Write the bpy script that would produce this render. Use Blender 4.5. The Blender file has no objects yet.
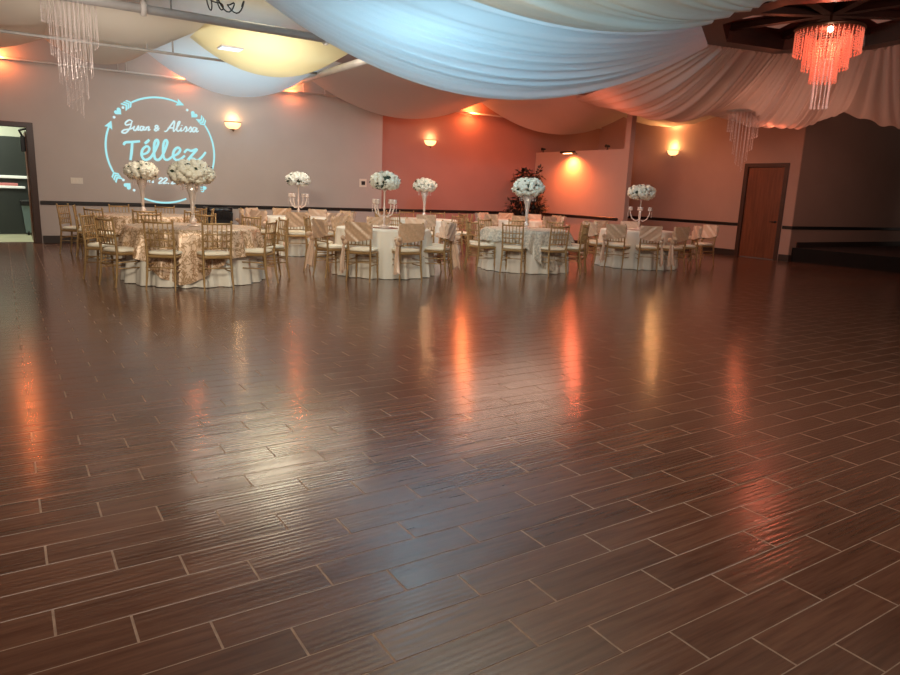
import bpy, math, random
from mathutils import Vector, Matrix
random.seed(7)
PI = math.pi
S = bpy.context.scene
COL = S.collection

# ------------------------------------------------------------------ camera frame
# world: X runs along the long grey wall, Y runs away from the viewer towards it, Z up, metres
F = 682.66
CH = 1.42
FW = Vector((0.5350, 0.8190, -0.2067)).normalized()
RT = Vector((0.8412, -0.5390, 0.0384)); RT = (RT - FW * RT.dot(FW)).normalized()
UP = RT.cross(FW).normalized()

def ray(px, py):
    return FW + RT * ((px - 450) / F) - UP * ((py - 337.5) / F)
def at_y(px, py, Y):
    r = ray(px, py); t = Y / r.y
    return Vector((r.x * t, Y, CH + r.z * t))
def at_x(px, py, X):
    r = ray(px, py); t = X / r.x
    return Vector((X, r.y * t, CH + r.z * t))

cd = bpy.data.cameras.new('camera')
cam = bpy.data.objects.new('camera', cd)
COL.objects.link(cam)
m = Matrix((RT, UP, -FW)).transposed().to_4x4()
m.translation = (0, 0, CH)
cam.matrix_world = m
cd.sensor_width = 36
cd.lens = F / 900 * 36
cd.clip_end = 200
S.camera = cam

# ------------------------------------------------------------------ materials
def new_mat(name):
    mt = bpy.data.materials.new(name)
    mt.use_nodes = True
    nt = mt.node_tree
    nt.nodes.clear()
    out = nt.nodes.new('ShaderNodeOutputMaterial')
    return mt, nt, out
def N(nt, t, **kw):
    n = nt.nodes.new(t)
    for k, v in kw.items():
        if k in n.inputs: n.inputs[k].default_value = v
        else: setattr(n, k, v)
    return n
def mat(name, col, rough=.5, metal=0., noise=0., nscale=8., bump=0., bscale=30., emit=None, estr=0., spec=.5, trans=0., sheen=0., col2=None, stretch=(1, 1, 1)):
    mt, nt, out = new_mat(name)
    b = N(nt, 'ShaderNodeBsdfPrincipled')
    b.inputs['Base Color'].default_value = (*col, 1)
    b.inputs['Roughness'].default_value = rough
    b.inputs['Metallic'].default_value = metal
    b.inputs['Specular IOR Level'].default_value = spec
    b.inputs['Transmission Weight'].default_value = trans
    b.inputs['Sheen Weight'].default_value = sheen
    if emit:
        b.inputs['Emission Color'].default_value = (*emit, 1)
        b.inputs['Emission Strength'].default_value = estr
    nt.links.new(b.outputs[0], out.inputs[0])
    tc = N(nt, 'ShaderNodeTexCoord'); mp = N(nt, 'ShaderNodeMapping')
    mp.inputs['Scale'].default_value = stretch
    nt.links.new(tc.outputs['Object'], mp.inputs[0])
    if noise or col2:
        nz = N(nt, 'ShaderNodeTexNoise'); nz.inputs['Scale'].default_value = nscale; nz.inputs['Detail'].default_value = 4
        nt.links.new(mp.outputs[0], nz.inputs['Vector'])
        mx = N(nt, 'ShaderNodeMix', data_type='RGBA')
        c2 = col2 or tuple(max(0, c * (1 - noise)) for c in col)
        mx.inputs[6].default_value = (*col, 1); mx.inputs[7].default_value = (*c2, 1)
        rp = N(nt, 'ShaderNodeValToRGB'); rp.color_ramp.elements[0].position = .35; rp.color_ramp.elements[1].position = .65
        nt.links.new(nz.outputs[0], rp.inputs[0]); nt.links.new(rp.outputs[0], mx.inputs[0])
        nt.links.new(mx.outputs[2], b.inputs['Base Color'])
    if bump:
        n2 = N(nt, 'ShaderNodeTexNoise'); n2.inputs['Scale'].default_value = bscale; n2.inputs['Detail'].default_value = 3
        nt.links.new(mp.outputs[0], n2.inputs['Vector'])
        bp = N(nt, 'ShaderNodeBump'); bp.inputs['Strength'].default_value = bump; bp.inputs['Distance'].default_value = .02
        nt.links.new(n2.outputs[0], bp.inputs['Height']); nt.links.new(bp.outputs[0], b.inputs['Normal'])
    return mt

def drape_mat(name, col, tr=.5, transp=.1):
    mt, nt, out = new_mat(name)
    d = N(nt, 'ShaderNodeBsdfDiffuse'); d.inputs[0].default_value = (*col, 1)
    t = N(nt, 'ShaderNodeBsdfTranslucent'); t.inputs[0].default_value = (*col, 1)
    p = N(nt, 'ShaderNodeBsdfTransparent')
    m1 = N(nt, 'ShaderNodeMixShader'); m1.inputs[0].default_value = tr
    m2 = N(nt, 'ShaderNodeMixShader'); m2.inputs[0].default_value = transp
    nt.links.new(d.outputs[0], m1.inputs[1]); nt.links.new(t.outputs[0], m1.inputs[2])
    nt.links.new(m1.outputs[0], m2.inputs[1]); nt.links.new(p.outputs[0], m2.inputs[2])
    nt.links.new(m2.outputs[0], out.inputs[0])
    tc = N(nt, 'ShaderNodeTexCoord'); nz = N(nt, 'ShaderNodeTexNoise'); nz.inputs['Scale'].default_value = 40
    bp = N(nt, 'ShaderNodeBump'); bp.inputs['Strength'].default_value = .08; bp.inputs['Distance'].default_value = .01
    nt.links.new(tc.outputs['Object'], nz.inputs['Vector']); nt.links.new(nz.outputs[0], bp.inputs['Height'])
    nt.links.new(bp.outputs[0], d.inputs['Normal'])
    return mt

def floor_mat():
    mt, nt, out = new_mat('wood_look_tile')
    b = N(nt, 'ShaderNodeBsdfPrincipled')
    at = N(nt, 'ShaderNodeAttribute'); at.attribute_name = 'tone'
    tc = N(nt, 'ShaderNodeTexCoord')
    ad = N(nt, 'ShaderNodeVectorMath', operation='MULTIPLY_ADD')
    ad.inputs[1].default_value = (13.1, 7.7, 31.3)
    nt.links.new(at.outputs['Color'], ad.inputs[0]); nt.links.new(tc.outputs['Object'], ad.inputs[2])
    mp = N(nt, 'ShaderNodeMapping'); mp.inputs['Scale'].default_value = (1.6, 26, 1)
    nt.links.new(ad.outputs[0], mp.inputs[0])
    nz = N(nt, 'ShaderNodeTexNoise'); nz.inputs['Scale'].default_value = 1.6; nz.inputs['Detail'].default_value = 6; nz.inputs['Roughness'].default_value = .62
    nt.links.new(mp.outputs[0], nz.inputs['Vector'])
    cr = N(nt, 'ShaderNodeValToRGB')
    e = cr.color_ramp.elements
    e[0].position = .3; e[0].color = (*FLOOR_DARK, 1)
    e[1].position = .72; e[1].color = (*FLOOR_LIGHT, 1)
    nt.links.new(nz.outputs[0], cr.inputs[0])
    hs = N(nt, 'ShaderNodeHueSaturation')
    sp = N(nt, 'ShaderNodeSeparateColor'); nt.links.new(at.outputs['Color'], sp.inputs[0])
    mr = N(nt, 'ShaderNodeMapRange'); mr.inputs[3].default_value = .86; mr.inputs[4].default_value = 1.15
    nt.links.new(sp.outputs[0], mr.inputs[0]); nt.links.new(mr.outputs[0], hs.inputs['Value'])
    nt.links.new(cr.outputs[0], hs.inputs['Color']); nt.links.new(hs.outputs[0], b.inputs['Base Color'])
    # scraped ridges along the plank
    mp2 = N(nt, 'ShaderNodeMapping'); mp2.inputs['Scale'].default_value = (.16, 1, 1)
    nt.links.new(ad.outputs[0], mp2.inputs[0])
    wv = N(nt, 'ShaderNodeTexWave', wave_type='BANDS', bands_direction='Y')
    wv.inputs['Scale'].default_value = 11; wv.inputs['Distortion'].default_value = 6; wv.inputs['Detail'].default_value = 1
    wv.inputs['Detail Scale'].default_value = .8
    nt.links.new(mp2.outputs[0], wv.inputs['Vector'])
    mp3 = N(nt, 'ShaderNodeMapping'); mp3.inputs['Scale'].default_value = (.7, 9, 1)
    nt.links.new(ad.outputs[0], mp3.inputs[0])
    n2 = N(nt, 'ShaderNodeTexNoise'); n2.inputs['Scale'].default_value = 1.0; n2.inputs['Detail'].default_value = 1
    nt.links.new(mp3.outputs[0], n2.inputs['Vector'])
    ml = N(nt, 'ShaderNodeMath', operation='MULTIPLY')
    nt.links.new(wv.outputs['Fac'], ml.inputs[0]); nt.links.new(n2.outputs[0], ml.inputs[1])
    bp = N(nt, 'ShaderNodeBump'); bp.inputs['Strength'].default_value = 1.0; bp.inputs['Distance'].default_value = .0006
    nt.links.new(ml.outputs[0], bp.inputs['Height']); nt.links.new(bp.outputs[0], b.inputs['Normal'])
    rr = N(nt, 'ShaderNodeMapRange'); rr.inputs[3].default_value = .13; rr.inputs[4].default_value = .22
    nt.links.new(nz.outputs[0], rr.inputs[0]); nt.links.new(rr.outputs[0], b.inputs['Roughness'])
    b.inputs['Specular IOR Level'].default_value = .95
    nt.links.new(b.outputs[0], out.inputs[0])
    return mt

def overlay_mat():
    mt, nt, out = new_mat('gold_brocade')
    b = N(nt, 'ShaderNodeBsdfPrincipled')
    tc = N(nt, 'ShaderNodeTexCoord')
    nz = N(nt, 'ShaderNodeTexNoise'); nz.inputs['Scale'].default_value = 6; nz.inputs['Distortion'].default_value = 2.5; nz.inputs['Detail'].default_value = 2
    vo = N(nt, 'ShaderNodeTexVoronoi'); vo.feature = 'DISTANCE_TO_EDGE'; vo.inputs['Scale'].default_value = 9
    mxv = N(nt, 'ShaderNodeMix', data_type='RGBA'); mxv.inputs[0].default_value = .25
    nt.links.new(tc.outputs['Object'], nz.inputs['Vector'])
    nt.links.new(tc.outputs['Object'], mxv.inputs[6]); nt.links.new(nz.outputs['Color'], mxv.inputs[7])
    nt.links.new(mxv.outputs[2], vo.inputs['Vector'])
    cr = N(nt, 'ShaderNodeValToRGB'); e = cr.color_ramp.elements
    e[0].position = .05; e[0].color = (.40, .24, .12, 1); e[1].position = .13; e[1].color = (.78, .58, .42, 1)
    nt.links.new(vo.outputs['Distance'], cr.inputs[0]); nt.links.new(cr.outputs[0], b.inputs['Base Color'])
    b.inputs['Roughness'].default_value = .38; b.inputs['Metallic'].default_value = .15
    nt.links.new(b.outputs[0], out.inputs[0])
    return mt

def glass_mat(name, tint, alpha):
    mt, nt, out = new_mat(name)
    g = N(nt, 'ShaderNodeBsdfGlossy'); g.inputs['Roughness'].default_value = .12; g.inputs[0].default_value = (*tint, 1)
    d = N(nt, 'ShaderNodeBsdfDiffuse'); d.inputs[0].default_value = (*tint, 1)
    m0 = N(nt, 'ShaderNodeMixShader'); m0.inputs[0].default_value = .55
    t = N(nt, 'ShaderNodeBsdfTransparent')
    mx = N(nt, 'ShaderNodeMixShader'); mx.inputs[0].default_value = alpha
    nt.links.new(g.outputs[0], m0.inputs[1]); nt.links.new(d.outputs[0], m0.inputs[2])
    nt.links.new(t.outputs[0], mx.inputs[1]); nt.links.new(m0.outputs[0], mx.inputs[2])
    nt.links.new(mx.outputs[0], out.inputs[0])
    return mt

def emit_mat(name, col, s):
    mt, nt, out = new_mat(name)
    e = N(nt, 'ShaderNodeEmission'); e.inputs[0].default_value = (*col, 1); e.inputs[1].default_value = s
    nt.links.new(e.outputs[0], out.inputs[0])
    return mt

FLOOR_DARK = (.100, .042, .025)
FLOOR_LIGHT = (.200, .094, .058)
M = {}
M['floor'] = floor_mat()
M['grout'] = mat('tan_grout', (.44, .31, .23), .85, noise=.3, nscale=20)
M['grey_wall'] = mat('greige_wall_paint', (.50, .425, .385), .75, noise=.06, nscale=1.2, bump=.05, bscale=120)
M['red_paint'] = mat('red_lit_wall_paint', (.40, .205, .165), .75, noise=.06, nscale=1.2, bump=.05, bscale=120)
M['column'] = mat('column_paint', (.30, .22, .18), .75, noise=.06, nscale=1.2)
M['red_wall'] = mat('warm_wall_paint', (.46, .31, .25), .75, noise=.06, nscale=1.2, bump=.05, bscale=120)
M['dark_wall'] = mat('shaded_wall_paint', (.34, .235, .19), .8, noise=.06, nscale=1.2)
M['ceiling'] = mat('pale_ceiling', (.48, .44, .40), .9, noise=.08, nscale=.6)
M['black_trim'] = mat('black_trim', (.012, .009, .008), .4)
M['base_trim'] = mat('dark_baseboard', (.03, .02, .016), .45)
M['door_wood'] = mat('reddish_door_wood', (.21, .066, .026), .38, noise=.35, nscale=3, stretch=(6, 6, .5))
M['frame_wood'] = mat('dark_door_frame', (.05, .022, .014), .4)
M['steel'] = mat('satin_steel', (.55, .5, .45), .3, metal=1)
M['gold'] = mat('gold_lacquer', (.46, .29, .125), .36, metal=.35, noise=.15, nscale=14)
M['cushion'] = mat('ivory_cushion', (.93, .85, .68), .7, bump=.05, bscale=60)
M['satin'] = mat('champagne_satin', (.72, .48, .31), .3, sheen=.4, bump=.12, bscale=14, noise=.18, nscale=9, stretch=(1, 3, 3))
M['satin_pale'] = mat('pale_champagne_satin', (.80, .56, .40), .3, sheen=.4, bump=.12, bscale=14, noise=.12, nscale=9)
M['cloth'] = mat('white_tablecloth', (.86, .82, .72), .8, bump=.06, bscale=40)
M['brocade'] = overlay_mat()
M['lace'] = mat('cream_lace', (.72, .64, .52), .7, noise=.45, nscale=26)
M['petal'] = mat('white_petals', (.95, .92, .78), .7, noise=.16, nscale=18)
M['petal_cool'] = mat('cool_white_petals', (.93, .93, .86), .7, noise=.14, nscale=18)
M['leaf'] = mat('dark_leaves', (.025, .045, .018), .5, noise=.4, nscale=15)
M['plant_leaf'] = mat('dark_plant_leaves', (.026, .022, .015), .5, noise=.4, nscale=9)
M['bark'] = mat('brown_bark', (.09, .05, .03), .8, noise=.3, nscale=20)
M['vase_glass'] = glass_mat('frosted_vase_glass', (.95, .88, .82), .5)
M['pearl'] = mat('pearl_white_metal', (.83, .68, .60), .25, metal=.25)
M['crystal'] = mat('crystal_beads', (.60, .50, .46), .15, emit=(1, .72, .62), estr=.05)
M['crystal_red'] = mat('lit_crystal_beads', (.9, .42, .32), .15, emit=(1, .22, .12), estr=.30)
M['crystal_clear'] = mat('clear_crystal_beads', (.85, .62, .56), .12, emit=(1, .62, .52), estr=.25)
M['pipe'] = mat('white_painted_pipe', (.62, .58, .54), .5, noise=.1, nscale=5)
M['pipe_grey'] = mat('grey_painted_pipe', (.40, .38, .36), .5, noise=.1, nscale=5)
M['black'] = mat('black_plastic', (.010, .010, .011), .45)
M['black_bag'] = mat('shiny_black_liner', (.012, .012, .014), .25, bump=.5, bscale=6)
M['stage'] = mat('dark_stage_carpet', (.035, .015, .010), .9, noise=.3, nscale=30)
M['stage_front'] = mat('black_stage_skirt', (.005, .004, .0035), .95, noise=.2, nscale=10)
M['coffer'] = mat('dark_stained_coffer', (.038, .013, .008), .35, noise=.4, nscale=3, stretch=(1, 1, 6))
M['coffer_panel'] = mat('dark_red_coffer_panel', (.085, .018, .012), .5, noise=.3, nscale=3)
M['coffer_gap'] = mat('pale_coffer_opening', (.55, .36, .29), .7, emit=(1, .55, .42), estr=.10)
M['plastic_white'] = mat('white_plastic_plate', (.74, .66, .56), .4)
M['bin_teal'] = mat('grey_teal_bin', (.16, .22, .235), .5)
M['corridor_door'] = mat('charcoal_door', (.030, .036, .034), .5, noise=.1, nscale=3)
M['corridor_wall'] = mat('pale_green_white_wall', (.70, .72, .60), .7)
M['corridor_floor'] = mat('pale_floor_tile', (.62, .60, .42), .4, noise=.2, nscale=2)
M['bar_white'] = mat('bright_push_bar', (.85, .87, .82), .3, emit=(1, 1, .95), estr=.25)
M['bar_pink'] = mat('pink_push_bar', (.75, .25, .25), .4)
M['sconce_glass'] = mat('glowing_sconce_glass', (1, .8, .55), .4, emit=(1, .55, .22), estr=2.2)
M['sconce_metal'] = mat('bronze_sconce_metal', (.10, .05, .03), .4, metal=.6)
M['bulb'] = emit_mat('glowing_bulb', (1, .5, .2), 14)
M['bulb_white'] = emit_mat('glowing_white_bulb', (1, .8, .62), 16)
M['fixture'] = emit_mat('glowing_light_panel', (.85, .95, 1), 1.2)
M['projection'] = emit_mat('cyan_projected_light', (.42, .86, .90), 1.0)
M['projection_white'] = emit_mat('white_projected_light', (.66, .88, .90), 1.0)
M['mirror'] = mat('mirror_plate', (.5, .36, .28), .12, metal=.8)
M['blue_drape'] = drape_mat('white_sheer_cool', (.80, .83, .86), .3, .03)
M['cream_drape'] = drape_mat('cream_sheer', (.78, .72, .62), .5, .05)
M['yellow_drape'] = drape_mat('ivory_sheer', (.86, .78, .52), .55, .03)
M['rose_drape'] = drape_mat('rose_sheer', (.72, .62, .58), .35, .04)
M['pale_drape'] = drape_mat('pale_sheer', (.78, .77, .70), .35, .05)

# ------------------------------------------------------------------ mesh helpers
class MB:
    def __init__(s): s.v = []; s.f = []
    def add(s, vs, fs):
        o = len(s.v); s.v += [tuple(v) for v in vs]; s.f += [tuple(i + o for i in f) for f in fs]
        return s
    def box(s, a, b):
        x0, y0, z0 = a; x1, y1, z1 = b
        return s.add([(x0,y0,z0),(x1,y0,z0),(x1,y1,z0),(x0,y1,z0),(x0,y0,z1),(x1,y0,z1),(x1,y1,z1),(x0,y1,z1)],
              [(0,3,2,1),(4,5,6,7),(0,1,5,4),(1,2,6,5),(2,3,7,6),(3,0,4,7)])
    def rbox(s, a, b, r=.01):
        # box with bevelled vertical and horizontal edges (octagonal outline)
        x0, y0, z0 = a; x1, y1, z1 = b
        def ring(z, i):
            X0, X1, Y0, Y1 = x0 + i, x1 - i, y0 + i, y1 - i
            return [(X0 + r, Y0, z), (X1 - r, Y0, z), (X1, Y0 + r, z), (X1, Y1 - r, z), (X1 - r, Y1, z), (X0 + r, Y1, z), (X0, Y1 - r, z), (X0, Y0 + r, z)]
        vs = ring(z0, r) + ring(z0 + r, 0) + ring(z1 - r, 0) + ring(z1, r)
        fs = [tuple(range(7, -1, -1)), tuple(range(24, 32))]
        for k in range(3):
            for i in range(8):
                j = (i + 1) % 8
                fs.append((k*8+i, k*8+j, k*8+8+j, k*8+8+i))
        return s.add(vs, fs)
    def tube(s, pts, rad, n=8, cap=True):
        pts = [Vector(p) for p in pts]
        rs = rad if isinstance(rad, (list, tuple)) else [rad] * len(pts)
        vs = []; fs = []
        prev = None
        for i, p in enumerate(pts):
            t = (pts[min(i+1, len(pts)-1)] - pts[max(i-1, 0)]).normalized()
            if prev is None:
                a = Vector((0, 0, 1)) if abs(t.z) < .9 else Vector((1, 0, 0))
                u = t.cross(a).normalized()
            else:
                u = (prev - t * prev.dot(t)).normalized()
            prev = u
            w = t.cross(u)
            for k in range(n):
                an = 2 * PI * k / n
                vs.append(p + (u * math.cos(an) + w * math.sin(an)) * rs[i])
        for i in range(len(pts) - 1):
            for k in range(n):
                j = (k + 1) % n
                fs.append((i*n+k, i*n+j, i*n+n+j, i*n+n+k))
        if cap:
            fs.append(tuple(range(n - 1, -1, -1))); o = (len(pts) - 1) * n
            fs.append(tuple(range(o, o + n)))
        return s.add(vs, fs)
    def lathe(s, prof, n=12, c=(0, 0, 0)):
        vs = []; fs = []
        for r, z in prof:
            for k in range(n):
                a = 2 * PI * k / n
                vs.append((c[0] + r * math.cos(a), c[1] + r * math.sin(a), c[2] + z))
        for i in range(len(prof) - 1):
            for k in range(n):
                j = (k + 1) % n
                fs.append((i*n+k, i*n+j, i*n+n+j, i*n+n+k))
        fs.append(tuple(range(n - 1, -1, -1))); o = (len(prof) - 1) * n
        fs.append(tuple(range(o, o + n)))
        return s.add(vs, fs)
    def grid(s, fn, nu, nv, closed=False):
        vs = [fn(i / nu, j / nv) for j in range(nv + 1) for i in range(nu + (0 if closed else 1))]
        w = nu if closed else nu + 1
        fs = []
        for j in range(nv):
            for i in range(nu):
                a = j*w + i; b = j*w + (i+1) % w
                fs.append((a, b, b + w, a + w))
        return s.add(vs, fs)
    def ball(s, c, r, n=8, m=6, fn=None):
        rr = r if isinstance(r, (tuple, list)) else (r, r, r)
        def P(u, v):
            a = 2*PI*u; t = -PI/2 + PI*v
            k = fn(a, t) if fn else 1
            return (c[0] + rr[0]*k*math.cos(t)*math.cos(a), c[1] + rr[1]*k*math.cos(t)*math.sin(a), c[2] + rr[2]*k*math.sin(t))
        return s.grid(P, n, m, True)
    def mesh(s, name, mts, smooth=True, mi=None):
        me = bpy.data.meshes.new(name)
        me.from_pydata(s.v, [], s.f)
        for q in (mts if isinstance(mts, (list, tuple)) else [mts]): me.materials.append(q)
        if mi: me.polygons.foreach_set('material_index', mi)
        if smooth:
            me.polygons.foreach_set('use_smooth', [True] * len(me.polygons))
        me.update()
        return me
    def obj(s, name, mts, parent=None, smooth=True, loc=None, sharp=None):
        o = bpy.data.objects.new(name, s.mesh(name, mts, smooth))
        COL.objects.link(o)
        if parent: o.parent = parent
        if loc: o.location = loc
        if smooth and sharp is not None:
            o.data.set_sharp_from_angle(angle=math.radians(sharp))
        return o

def tag(o, label, cat, group=None):
    o['label'] = label; o['category'] = cat
    if group: o['group'] = group
    return o
def thing(name, label, cat, loc=(0, 0, 0), rz=0, group=None):
    o = bpy.data.objects.new(name, None); COL.objects.link(o)
    o.empty_display_size = .1
    o.location = loc; o.rotation_euler = (0, 0, rz)
    return tag(o, label, cat, group)
def struct(o): o['kind'] = 'structure'; return o
def stuff(o): o['kind'] = 'stuff'; return o
KIDS = {}
def kids(o):
    return [c for c in bpy.data.objects if c.parent == o]
def dup(o, parent=None):
    c = o.copy(); COL.objects.link(c); c.parent = parent
    for k in (KIDS.get(o.name) or KIDS.setdefault(o.name, kids(o))): dup(k, c)
    return c

# ------------------------------------------------------------------ floor
OX, OY, PL, PW = 2.216, 1.780, 0.6554, 0.16086
def build_floor():
    vs = []; fs = []; mi = []; tones = []
    g1, g2, bv, hz = .0020, .0030, .0012, .0008
    rnd = random.Random(3)
    j0 = int(math.floor((OY - 17.75) / PW)); j1 = int(math.ceil((OY + 2.0) / PW))
    for j in range(j0, j1 + 1):
        yb = OY - (j + 1) * PW; yt = OY - j * PW
        off = (j % 3) / 3 if j <= 0 else ((j + 1) % 3) / 3
        yc = (yb + yt) / 2
        xl = -0.35 * yc - 3.5 if yc > 0 else -3.5
        xl = max(xl, -6.5) if yc < 15 else -6.5
        xr = 25.0 if yc > -2 else 20
        k0 = int(math.floor((xl - OX) / PL - off)); k1 = int(math.ceil((xr - OX) / PL - off))
        for k in range(k0, k1):
            x0 = OX + (k + off) * PL + g2; x1 = OX + (k + 1 + off) * PL - g2
            if yb > 17.35 and not -3 < x0 < 18: continue
            a, b = yb + g1, yt - g1
            o = len(vs)
            vs += [(x0, a, -hz), (x1, a, -hz), (x1, b, -hz), (x0, b, -hz),
                   (x0 + bv, a + bv, 0), (x1 - bv, a + bv, 0), (x1 - bv, b - bv, 0), (x0 + bv, b - bv, 0)]
            fs += [(o+4, o+5, o+6, o+7), (o, o+1, o+5, o+4), (o+1, o+2, o+6, o+5), (o+2, o+3, o+7, o+6), (o+3, o, o+4, o+7)]
            mi += [0, 0, 1, 0, 1]
            t = (rnd.random(), rnd.random(), rnd.random(), 1)
            tones += [t] * 8
    o = len(vs)
    vs += [(-9, -4, -hz), (26, -4, -hz), (26, 17.8, -hz), (-9, 17.8, -hz)]
    fs += [(o, o+1, o+2, o+3)]; mi += [1]; tones += [(.5, .5, .5, 1)] * 4
    me = bpy.data.meshes.new('floor')
    me.from_pydata(vs, [], fs)
    me.materials.append(M['floor']); me.materials.append(M['grout'])
    me.polygons.foreach_set('material_index', mi)
    ca = me.color_attributes.new('tone', 'FLOAT_COLOR', 'POINT')
    ca.data.foreach_set('color', [c for t in tones for c in t])
    me.update()
    ob = bpy.data.objects.new('floor', me); COL.objects.link(ob)
    return struct(ob)
build_floor()

# ------------------------------------------------------------------ room shell
YG, YR, XP, XR, YD, ZC = 17.46, 17.66, 14.55, 17.30, 10.37, 4.95
DX1 = 0.55           # right edge of the left doorway opening
w = MB(); w.box((-9, YG, 0), (-1.4, YG + .15, ZC)).box((-1.4, YG, 2.44), (DX1, YG + .15, ZC)).box((DX1, YG, 0), (8.93, YG + .15, ZC)).box((8.80, YG + .15, 0), (8.93, YR + .15, ZC))
struct(w.obj('wall_back', M['grey_wall'], smooth=False))
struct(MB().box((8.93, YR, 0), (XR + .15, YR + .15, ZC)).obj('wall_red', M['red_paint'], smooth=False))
w = MB().box((XR, YD, 0), (XR + .15, 10.75, ZC)).box((XR, 10.75, 2.44), (XR + .15, 11.84, ZC)).box((XR, 11.84, 0), (XR + .15, YR, ZC))
struct(w.obj('wall_right', M['red_wall'], smooth=False))
struct(MB().box((XR + .002, YD - .02, 0), (26, YD - .001, ZC)).obj('wall_stage', M['dark_wall'], smooth=False))
struct(MB().box((-9, -6, ZC), (26, 18, ZC + .1)).obj('ceiling', M['ceiling'], smooth=False))
# partition wing wall with its column
struct(MB().box((XP, 13.851, 0), (XP + .14, YR - .01, 2.80)).obj('wall_partition', M['red_wall'], smooth=False))
struct(MB().box((XP - .004, 13.66, 0), (XP + .17, 13.85, ZC)).obj('wall_column', M['red_wall'], smooth=False))
# chair rail and baseboard
RZ = .835
def rail(n, *bx):
    a = MB()
    for lo, hi in bx: a.rbox(lo, hi, .008)
    return struct(a.obj(n, M['black_trim'], smooth=False))
rail('trim_1', ((DX1 + .13, YG - .025, RZ), (8.95, YG - .001, RZ + .085)))
rail('trim_2', ((8.96, YR - .025, RZ), (XP - .001, YR - .001, RZ + .085)))
rail('trim_3', ((XP - .025, 13.86, RZ), (XP - .001, YR - .03, RZ + .085)))
rail('trim_4', ((XR - .025, 11.94, RZ), (XR - .001, YR - .03, RZ + .085)), ((XR - .025, YD - .03, RZ), (XR - .001, 10.62, RZ + .085)))
rail('trim_5', ((XR - .02, YD - .045, RZ), (25.5, YD - .021, RZ + .085)))
def baseb(n, *bx):
    a = MB()
    for lo, hi in bx: a.rbox(lo, hi, .006)
    return struct(a.obj(n, M['base_trim'], smooth=False))
baseb('baseboard_back', ((DX1 + .13, YG - .02, 0), (8.95, YG - .001, .17)))
baseb('baseboard_red', ((8.96, YR - .02, 0), (XP - .001, YR - .001, .17)))
baseb('baseboard_partition', ((XP - .02, 13.86, 0), (XP - .001, YR - .03, .17)))
baseb('baseboard_right', ((XR - .02, 11.94, 0), (XR - .001, YR - .03, .17)), ((XR - .02, YD - .03, 0), (XR - .001, 10.62, .17)))
baseb('baseboard_stage', ((XR - .02, YD - .045, 0), (17.7, YD - .021, .17)))

# right door
d = struct(bpy.data.objects.new('door_1', None)); COL.objects.link(d); d.location = (XR, 11.295, 0)
MB().rbox((.02, -.53, .01), (.07, .53, 2.42), .004).obj('door_leaf', M['door_wood'], d, smooth=False)
MB().rbox((-.03, -.65, 0), (.12, -.535, 2.53), .006).rbox((-.03, .535, 0), (.12, .65, 2.53), .006).rbox((-.029, -.64, 2.425), (.119, .64, 2.531), .006).obj('door_frame', M['frame_wood'], d, smooth=False)
h = MB().lathe([(.032, 0), (.032, .012), (.012, .014), (.012, .05)], 10)
h.v = [(-z + .02, x - .44, y + 1.0) for x, y, z in h.v]
h.tube([(-.04, -.44, 1.0), (-.045, -.38, 1.0), (-.04, -.31, .995)], .011)
h.obj('door_handle', M['black'], d, sharp=40)

# left doorway: frame, open leaf, corridor beyond
d = struct(bpy.data.objects.new('door_2', None)); COL.objects.link(d); d.location = (DX1, YG, 0)
MB().rbox((-.02, -.035, 0), (.11, .17, 2.53), .006).rbox((-1.95, -.034, 2.43), (.109, .169, 2.531), .006).obj('door_frame', M['frame_wood'], d, smooth=False)
MB().rbox((-.045, .20, .01), (.01, 1.05, 2.36), .004).obj('door_leaf', M['door_wood'], d, smooth=False)
c = MB().rbox((-.13, .20, 1.94), (-.046, .36, 2.26), .01); c.tube([(-.09, .25, 2.26), (-.14, .16, 2.37), (-.03, .05, 2.40)], .022)
c.obj('door_closer', M['black'], d, smooth=False)
CY = 20.45
struct(MB().box((-4, CY, 0), (3, CY + .1, 3.2)).obj('wall_corridor', M['corridor_wall'], smooth=False))
struct(MB().box((-4, YG + .151, -.06), (3, CY, -.004)).obj('floor_corridor', M['corridor_floor'], smooth=False))
struct(MB().box((1.6, YG + .16, 0), (1.7, CY, 3.2)).obj('wall_corridor_side', M['corridor_wall'], smooth=False))
struct(MB().box((-4, YG + .16, 3.2), (3, CY, 3.3)).obj('ceiling_corridor', M['corridor_wall'], smooth=False))
d = struct(bpy.data.objects.new('door_3', None)); COL.objects.link(d); d.location = (-.55, CY - .06, 0)
MB().rbox((-1.6, 0, .01), (1.35, .05, 2.36), .006).obj('door_leaf', M['corridor_door'], d, smooth=False)
MB().rbox((-1.5, -.07, 1.36), (1.24, -.01, 1.43), .012).obj('push_bar', M['bar_white'], d, smooth=False)
MB().rbox((-1.5, -.07, 1.12), (1.05, -.01, 1.18), .012).obj('push_bar', M['bar_white'], d, smooth=False)
MB().rbox((-1.5, -.06, 1.181), (.9, -.01, 1.25), .01).obj('push_bar_sleeve', M['bar_pink'], d, smooth=False)
b = thing('wheeled_bin', 'grey teal wheeled rubbish bin standing in the doorway corridor', 'bin', (.60, 20.12, 0))
def tub(w0, w1, z0, z1):
    return MB().add([(-w0,-w0,z0),(w0,-w0,z0),(w0,w0,z0),(-w0,w0,z0),(-w1,-w1,z1),(w1,-w1,z1),(w1,w1,z1),(-w1,w1,z1)],
        [(0,3,2,1),(4,5,6,7),(0,1,5,4),(1,2,6,5),(2,3,7,6),(3,0,4,7)])
tub(.17, .22, .06, .72).obj('body', M['bin_teal'], b, smooth=False)
MB().rbox((-.25, -.26, .721), (.25, .25, .86), .03).obj('lid', M['black'], b, smooth=False)
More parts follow.
